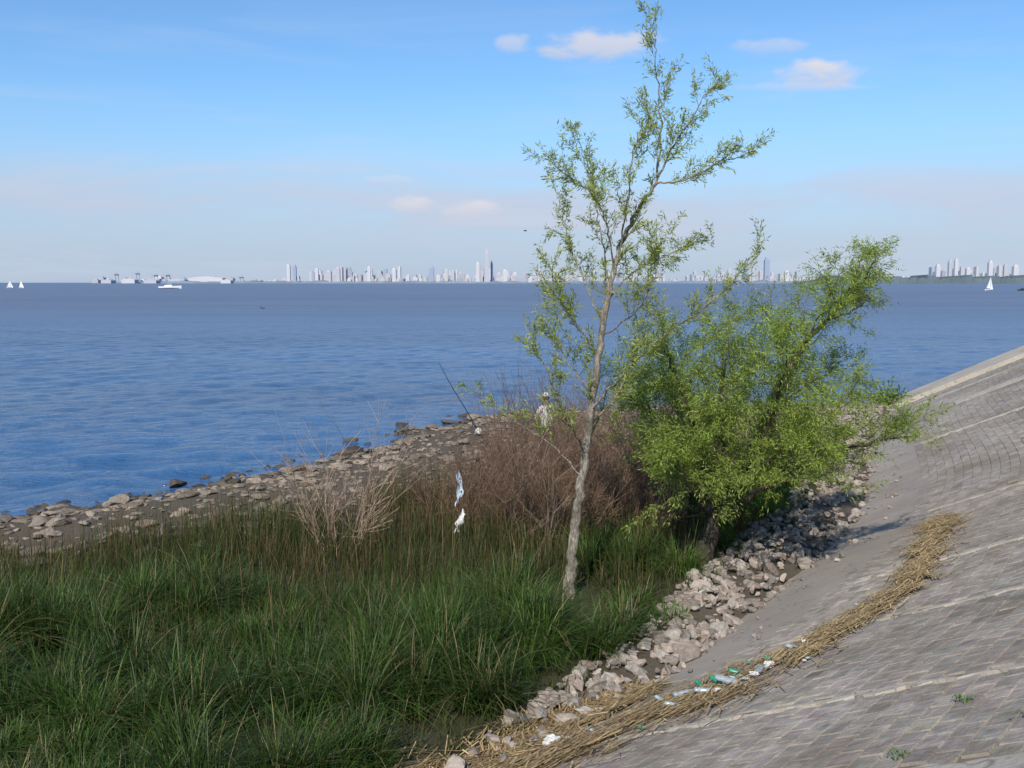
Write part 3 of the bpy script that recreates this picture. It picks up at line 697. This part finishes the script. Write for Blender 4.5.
def sph(name,loc,sc,mat,parent,seg=20,fn=None):
    bm=bmesh.new(); bmesh.ops.create_uvsphere(bm,u_segments=seg,v_segments=seg//2+2,radius=1)
    V=np.array([v.co[:] for v in bm.verts])
    F=[tuple(v.index for v in f.verts) for f in bm.faces]; bm.free()
    if fn is not None: V=fn(V)
    return mesh_np(name,V*np.array(sc)+np.array(loc),F,mat,smooth=True,parent=parent)
def headfn(V):
    W=V.copy(); low=np.clip(-V[:,2],0,1); W[:,0]*=1-.3*low; W[:,1]+=.12*low; f=(V[:,1]>.9)&(abs(V[:,0])<.3)&(abs(V[:,2])<.3); W[f,1]+=.14; return W
sph('head',(0,.15,1.645),(.078,.098,.115),M_skin,man,24,headfn)
for sx in (-1,1):
    sph('ear',(sx*.08,.145,1.64),(.012,.022,.032),M_skin,man,10); sph('eye',(sx*.03,.238,1.655),(.012,.009,.010),M_hair,man,10)
sph('mouth',(0,.246,1.59),(.022,.006,.006),simple('lips',(.35,.13,.11)),man,10)
sph('hair',(0,.135,1.665),(.084,.10,.11),M_hair,man,24,lambda V:np.where((V[:,1:2]>.3)&(V[:,2:3]<.3),V*.8,V))
sph('cap',(0,.14,1.70),(.090,.108,.085),M_shirt,man,24,lambda V:V*np.where(V[:,2:3]<-.1,[[.95,.95,.15]],[[1,1,1]]))

# ------------------------------------------------------------ boats
M_white=simple('white_paint',(.80,.80,.78),.4,.03,2); M_hull=simple('dark_hull',(.05,.06,.08),.5,.1,1); M_sail=simple('sailcloth',(.82,.82,.80),.8,.03,1); M_red=simple('red_paint',(.35,.06,.04),.5,.1,2)
def hull(parent,L_,W_,H_,mat,name='hull'):
    V=[];F=[];k=12
    for i in range(k+1):
        t_=i/k; w=W_/2*(math.sin(min(1,t_*1.6+.35)*math.pi/2) if t_<.4 else math.cos((t_-.4)/.6*math.pi/2)**.7); x_=(t_-.5)*L_; sh=H_*(1+.35*t_*t_)
        for (a,b_) in ((-1,1),(-.85,.35),(0,-.15),(.85,.35),(1,1)): V.append((x_,a*max(w,.02),b_*sh if b_>0 else b_*H_))
    for i in range(k):
        for j in range(4): a=i*5+j; F.append((a,a+1,a+6,a+5))
        F.append((i*5,i*5+5,i*5+9,i*5+4))
    F.append((0,1,2,3,4)); mesh_np(name,V,F,mat,parent=parent)
def sailboat(x,y,sc,rot,hm=M_white):
    r=empty('sailboat',(x,y,WZ)); r.scale=(sc,)*3; r.rotation_euler=(math.radians(4),0,rot)
    hull(r,7,2.1,.75,hm)
    V,F=lathe([(.06,.6),(.05,9)],8); mesh_np('mast',[(a+.5,b_,c) for a,b_,c in V],F,M_metal,parent=r)
    def sail(nm,tack,head,clew,bel):
        V=[];F=[];k=8
        A,B_,C_=map(np.array,(tack,head,clew))
        for i in range(k+1):
            for j in range(k+1):
                u=i/k; w=j/k*(1-u); p=A+(B_-A)*u+(C_-A)*w; p=p+np.array([0,bel*math.sin(math.pi*j/k)*(1-u),0]); V.append(p)
        for i in range(k):
            for j in range(k): a=i*(k+1)+j; F.append((a,a+1,a+k+2,a+k+1))
        mesh_np(nm,V,F,M_sail,parent=r)
    sail('mainsail',(.4,0,1.4),(.45,0,8.9),(-3.1,0,1.4),.4); sail('jib',(3.6,0,.9),(.7,0,7.9),(.3,0,1.2),.35)
    V,F=lathe([(.05,-3.3),(.05,.5)],6); mesh_np('boom',[(c,b_,1.32+a) for a,b_,c in V],F,M_metal,parent=r)
sailboat(285,600,.95,.5); sailboat(-430,860,.75,.4); sailboat(-420,860,.72,-.3)
def motorboat(x,y,sc,rot,hm,cab):
    r=empty('motorboat',(x,y,WZ)); r.scale=(sc,)*3; r.rotation_euler=(0,0,rot); hull(r,9,2.6,.95,hm)
    for nm,cx,w,l,z0,z1 in (('cabin',-.6,1.8,3.2,.9,1.4),('wheelhouse',-.2,1.5,1.6,1.4,1.9)):
        V=[(cx+a*l/2*(1 if z_==z0 else .86),b_*w/2*(1 if z_==z0 else .88),z_) for z_ in (z0,z1) for a,b_ in ((-1,-1),(1,-1),(1,1),(-1,1))]
        mesh_np(nm,V,[(0,3,2,1),(4,5,6,7),(0,1,5,4),(1,2,6,5),(2,3,7,6),(3,0,4,7)],cab,parent=r)
    V,F=lathe([(.03,1.9),(.02,2.8)],6); mesh_np('mast',V,F,M_metal,parent=r)
    for sx in (-1,1):
        V=[(-.9,sx*.80,1.5),(.5,sx*.80,1.5),(.45,sx*.765,1.8),(-.85,sx*.765,1.8)]; mesh_np('window',V,[(0,1,2,3)],M_hull,parent=r)
motorboat(-262,770,1.9,.05,M_white,M_white); motorboat(300,590,.8,.3,M_hull,M_hull)
def bird(name,loc,span,rot,fly=True):
    r=empty(name,loc); r.rotation_euler=(0,0,rot)
    sph('body',(0,0,0),(.13*span,.28*span,.10*span),M_hull,r,14,lambda V:V*np.where(V[:,1:2]<-.5,[[.6,1.2,.6]],[[1,1,1]]))
    sph('head',(0,.33*span,.10*span+(0 if fly else .12*span)),(.06*span,.08*span,.06*span),M_hull,r,10)
    if not fly:
        tb=TB(); tb.tube([(0,.22*span,.02),(0,.3*span,.12*span),(0,.33*span,.2*span)],.05*span,.04*span,8); tb.build('neck',M_hull,r)
    for sx in (-1,1):
        if fly: V=[(0,.1*span,.03),(0,-.1*span,.03),(sx*.25*span,-.05*span,.14*span),(sx*.25*span,.14*span,.14*span),(sx*.52*span,-.04*span,.06*span)]; F=[(0,1,2,3),(3,2,4)]
        else: V=[(sx*.05*span,.15*span,.09*span),(sx*.14*span,.0,.02),(sx*.04*span,-.35*span,.04*span),(0,-.3*span,.08*span)]; F=[(0,1,2,3)]
        mesh_np('wing',V,F,M_hull,parent=r)
    V=[(0,.38*span,.1*span),(.01,.39*span,.08*span),(0,.48*span,.09*span)]; mesh_np('beak',V,[(0,1,2)],M_red,parent=r)
bird('flying_gull',(1.6,120,10.6),.7,1.2); bird('cormorant',(-46,185,WZ+.08),1.3,1.4,False)

# ------------------------------------------------------------ far shore and city (about 6 km away)
def citymat(name,win,amt=.5):
    m,t,out=newmat(name); oc=t.n('ShaderNodeTexCoord').outputs['Object']; sp=t.n('ShaderNodeSeparateXYZ'); t.l(oc,sp.inputs[0])
    at=t.n('ShaderNodeAttribute',attribute_name='Col').outputs['Color']
    fz_=t.m('FRACT',t.m('MULTIPLY',sp.outputs[2],1/9.0)); fx_=t.m('FRACT',t.m('MULTIPLY',sp.outputs[0],1/11.0))
    w=t.m('MULTIPLY',t.m('GREATER_THAN',fz_,.5),t.m('GREATER_THAN',fx_,.35))
    c=t.mix(t.m('MULTIPLY',w,amt),at,win); p=t.n('ShaderNodeBsdfPrincipled'); t.l(c,p.inputs['Base Color']); p.inputs['Roughness'].default_value=.8
    t.l(p.outputs[0],out.inputs[0]); return m
M_city=citymat('hazy_facades',(.31,.35,.43),.35)  # aerial haze is painted into the pale bluish building and window colours
D=6000.
def box_into(V,F,C,x,y,w,d,h,c,z0=0,tw=1.0):
    b0=len(V)
    for z_,k in ((z0,1),(z0+h,tw)):
        for a,b_ in ((-1,-1),(1,-1),(1,1),(-1,1)): V.append((x+a*w/2*k,y+b_*d/2*k,z_)); C.append(c)
    for f in ((4,5,6,7),(0,1,5,4),(1,2,6,5),(2,3,7,6),(3,0,4,7)): F.append(tuple(b0+i for i in f))
V=[];F=[];C=[]
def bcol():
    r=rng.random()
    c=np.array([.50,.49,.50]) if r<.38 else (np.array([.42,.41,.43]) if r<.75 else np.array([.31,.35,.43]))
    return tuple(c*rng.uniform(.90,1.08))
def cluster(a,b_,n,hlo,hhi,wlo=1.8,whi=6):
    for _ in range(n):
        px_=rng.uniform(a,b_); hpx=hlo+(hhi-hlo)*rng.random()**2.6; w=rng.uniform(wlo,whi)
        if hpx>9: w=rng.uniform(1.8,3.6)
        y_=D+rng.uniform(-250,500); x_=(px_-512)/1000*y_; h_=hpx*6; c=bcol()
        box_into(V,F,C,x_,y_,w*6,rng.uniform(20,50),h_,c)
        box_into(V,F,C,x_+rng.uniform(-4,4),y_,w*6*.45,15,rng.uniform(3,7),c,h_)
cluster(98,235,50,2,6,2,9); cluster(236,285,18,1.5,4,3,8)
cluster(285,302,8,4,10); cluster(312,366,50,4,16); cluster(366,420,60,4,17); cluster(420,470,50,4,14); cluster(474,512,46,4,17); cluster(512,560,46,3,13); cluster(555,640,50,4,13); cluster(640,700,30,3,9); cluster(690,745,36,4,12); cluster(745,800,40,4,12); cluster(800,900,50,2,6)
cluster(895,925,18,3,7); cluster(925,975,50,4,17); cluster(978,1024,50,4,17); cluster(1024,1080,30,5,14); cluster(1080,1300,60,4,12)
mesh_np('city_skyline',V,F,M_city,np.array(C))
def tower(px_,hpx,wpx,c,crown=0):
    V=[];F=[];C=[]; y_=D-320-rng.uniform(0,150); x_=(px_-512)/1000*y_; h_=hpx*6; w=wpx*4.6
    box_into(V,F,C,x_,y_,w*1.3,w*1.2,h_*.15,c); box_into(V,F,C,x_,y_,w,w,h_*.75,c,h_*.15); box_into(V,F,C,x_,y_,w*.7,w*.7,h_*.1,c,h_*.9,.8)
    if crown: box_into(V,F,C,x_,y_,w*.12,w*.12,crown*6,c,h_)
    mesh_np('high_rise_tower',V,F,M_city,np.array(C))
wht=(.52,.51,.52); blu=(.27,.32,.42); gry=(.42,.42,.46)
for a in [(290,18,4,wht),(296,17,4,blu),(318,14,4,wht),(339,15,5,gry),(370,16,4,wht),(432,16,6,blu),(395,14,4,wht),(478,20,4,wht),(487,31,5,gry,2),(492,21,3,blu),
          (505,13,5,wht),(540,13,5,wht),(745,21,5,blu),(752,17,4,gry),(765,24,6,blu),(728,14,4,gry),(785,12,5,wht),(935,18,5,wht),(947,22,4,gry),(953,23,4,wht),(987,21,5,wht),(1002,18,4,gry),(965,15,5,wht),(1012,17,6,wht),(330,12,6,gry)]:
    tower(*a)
shk=[0]
def shed(px_,wpx,hpx,c=wht):
    shk[0]+=1; y_=D-650-shk[0]*90; x_=(px_-512)/1000*y_; w=wpx*6*y_/D; h_=hpx*6*y_/D
    V=[(x_-w/2,y_,0),(x_+w/2,y_,0),(x_+w/2,y_,h_*.75),(x_,y_,h_),(x_-w/2,y_,h_*.75)]; V+= [(a,b_+60,c_) for a,b_,c_ in V]
    mesh_np('port_warehouse',V,[(0,1,2,3,4),(9,8,7,6,5),(0,5,6,1),(1,6,7,2),(2,7,8,3),(3,8,9,4),(4,9,5,0)],M_city,np.tile(c,(10,1)))
shed(207,34,7,wht); shed(178,16,5,gry); shed(130,13,5); shed(108,10,4,gry); shed(227,10,4); shed(152,12,4,gry)
def crane(px_,hpx):
    y_=D-480; x_=(px_-512)/1000*y_; h_=hpx*6; V=[];F=[];C=[]; gr=(.30,.32,.38)
    for a in (-8,8): box_into(V,F,C,x_+a,y_,4,4,h_*.79,gr)
    box_into(V,F,C,x_,y_,24,6,5,gr,h_*.8); box_into(V,F,C,x_-10,y_-8,40,4,4,gr,h_*.9); box_into(V,F,C,x_,y_,4,3,h_*.2,gr,h_*.8+5.5)
    mesh_np('harbour_crane',V,F,M_city,np.array(C))
for a in ((119,9),(140,10),(158,8),(170,8),(243,6)): crane(*a)
def coast(name,a,b_,hpx,y_,mat,taper=True):
    n=420; pts=np.linspace(a,b_,n); V=[];F=[]
    for i,px_ in enumerate(pts):
        x_=(px_-512)/1000*y_; e=min(1,i/20) if taper else 1
        h_=e*(hpx*y_/1000)*(.75+.25*float(nfun(px_,0,.15,1.1))+.12*rng.standard_normal())
        V+=[(x_,y_,-1),(x_,y_+10,max(1.,h_)),(x_,y_+180,max(1.,h_*.9))]
        if i: b0=(i-1)*3; F+=[(b0,b0+3,b0+4,b0+1),(b0+1,b0+4,b0+5,b0+2)]
    mesh_np(name,V,F,mat)
coast('distant_coast',88,1500,2.8,5600-450,simple('coast_haze_green',(.16,.20,.25),.95,.2,.01))  # coast and treeline base colours have distance haze mixed in
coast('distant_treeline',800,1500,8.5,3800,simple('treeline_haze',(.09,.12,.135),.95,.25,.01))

# ------------------------------------------------------------ world
SUN_EL=math.radians(42); saz=math.radians(197)
sund=Vector((math.sin(saz)*math.cos(SUN_EL),math.cos(saz)*math.cos(SUN_EL),math.sin(SUN_EL)))
W=bpy.data.worlds.new('World'); scn.world=W; W.use_nodes=True; nt=W.node_tree
for n_ in list(nt.nodes): nt.nodes.remove(n_)
t=NT(nt); out=t.n('ShaderNodeOutputWorld'); bg=t.n('ShaderNodeBackground')
sky=t.n('ShaderNodeTexSky',sky_type='NISHITA'); sky.sun_disc=False; sky.sun_elevation=SUN_EL; sky.sun_rotation=saz
sky.air_density=1.0; sky.dust_density=.5; sky.ozone_density=2.0; sky.altitude=0
tc=t.n('ShaderNodeTexCoord').outputs['Generated']; sp=t.n('ShaderNodeSeparateXYZ'); t.l(tc,sp.inputs[0])
yy=t.m('MAXIMUM',sp.outputs[1],.05); A=t.m('DIVIDE',sp.outputs[0],yy); E_=t.m('DIVIDE',sp.outputs[2],yy)
cmb=t.n('ShaderNodeCombineXYZ'); t.l(A,cmb.inputs[0]); t.l(t.m('MULTIPLY',E_,2.2),cmb.inputs[1])
n1=t.noise(24,4,.55,cmb.outputs[0],.3)
cmb2=t.n('ShaderNodeCombineXYZ'); t.l(sp.outputs[0],cmb2.inputs[0]); t.l(sp.outputs[1],cmb2.inputs[1]); t.l(t.m('MULTIPLY',sp.outputs[2],7),cmb2.inputs[2])
n2=t.noise(3.4,5,.58,cmb2.outputs[0],.5)
col=t.mix(1.0,sky.outputs[0],(.90,1.27,1.58),'MULTIPLY')
hz=t.mr(sp.outputs[2],.0,.20,1,0,True)
col=t.mix(t.m('MULTIPLY',hz,.85),col,(4.5,5.3,7.0))
band=t.m('MULTIPLY',t.mr(sp.outputs[2],.01,.06,.2,1,True),t.mr(sp.outputs[2],.07,.13,1,0,True))
col=t.mix(t.m('MULTIPLY',band,t.mr(n2,.38,.62,.1,.7,True)),col,(5.5,5.8,7.2))
wisp=t.m('MULTIPLY',t.mr(n2,.45,.75,0,.40,True),t.mr(sp.outputs[2],.04,.32,1,.12,True))
col=t.mix(wisp,col,(6.2,6.9,8.2))
front=t.m('GREATER_THAN',sp.outputs[1],.1)
for (a,e,wx,wz,st_) in [(.081,.2296,.062,.016,.8),(.002,.23,.020,.011,.5),(.298,.203,.044,.016,.9),(-.1007,.076,.026,.011,.8),(-.0395,.0712,.030,.012,.7),(.25,.228,.040,.008,.35),(-.12,.1,.04,.006,.3),(.28,.19,.08,.005,.3)]:
    dx=t.m('DIVIDE',t.m('SUBTRACT',A,a),wx); dz=t.m('DIVIDE',t.m('SUBTRACT',E_,e),wz)
    r2=t.m('ADD',t.m('MULTIPLY',dx,dx),t.m('MULTIPLY',dz,dz))
    f=t.m('ADD',t.m('SUBTRACT',1,r2),t.m('MULTIPLY',t.m('SUBTRACT',n1,.5),3.0))
    mk=t.m('MULTIPLY',t.m('MULTIPLY',t.mr(f,-.2,1.1,0,1,True),t.mr(r2,1.0,2.4,1,0,True)),t.m('MULTIPLY',front,st_))
    lit=t.mr(dz,-1,.6,0,1)
    cc=t.mix(lit,(5.6,6.0,7.4),(7.8,7.5,7.9)); col=t.mix(mk,col,cc)
t.l(col,bg.inputs[0]); bg.inputs[1].default_value=.10; t.l(bg.outputs[0],out.inputs[0])
sl=bpy.data.lights.new('sun','SUN'); sl.energy=5.0; sl.angle=math.radians(.5); sl.color=(1,.93,.82)
so=bpy.data.objects.new('sun',sl); link(so); so.rotation_euler=sund.to_track_quat('Z','Y').to_euler()

# ------------------------------------------------------------ camera
cam=bpy.data.cameras.new('camera'); co=bpy.data.objects.new('camera',cam); link(co)
cam.sensor_width=36; cam.lens=36*1000/1024; cam.clip_end=60000; cam.clip_start=.1
co.location=(0,0,CAMH); co.rotation_euler=(math.radians(90-5.8),0,0); scn.camera=co
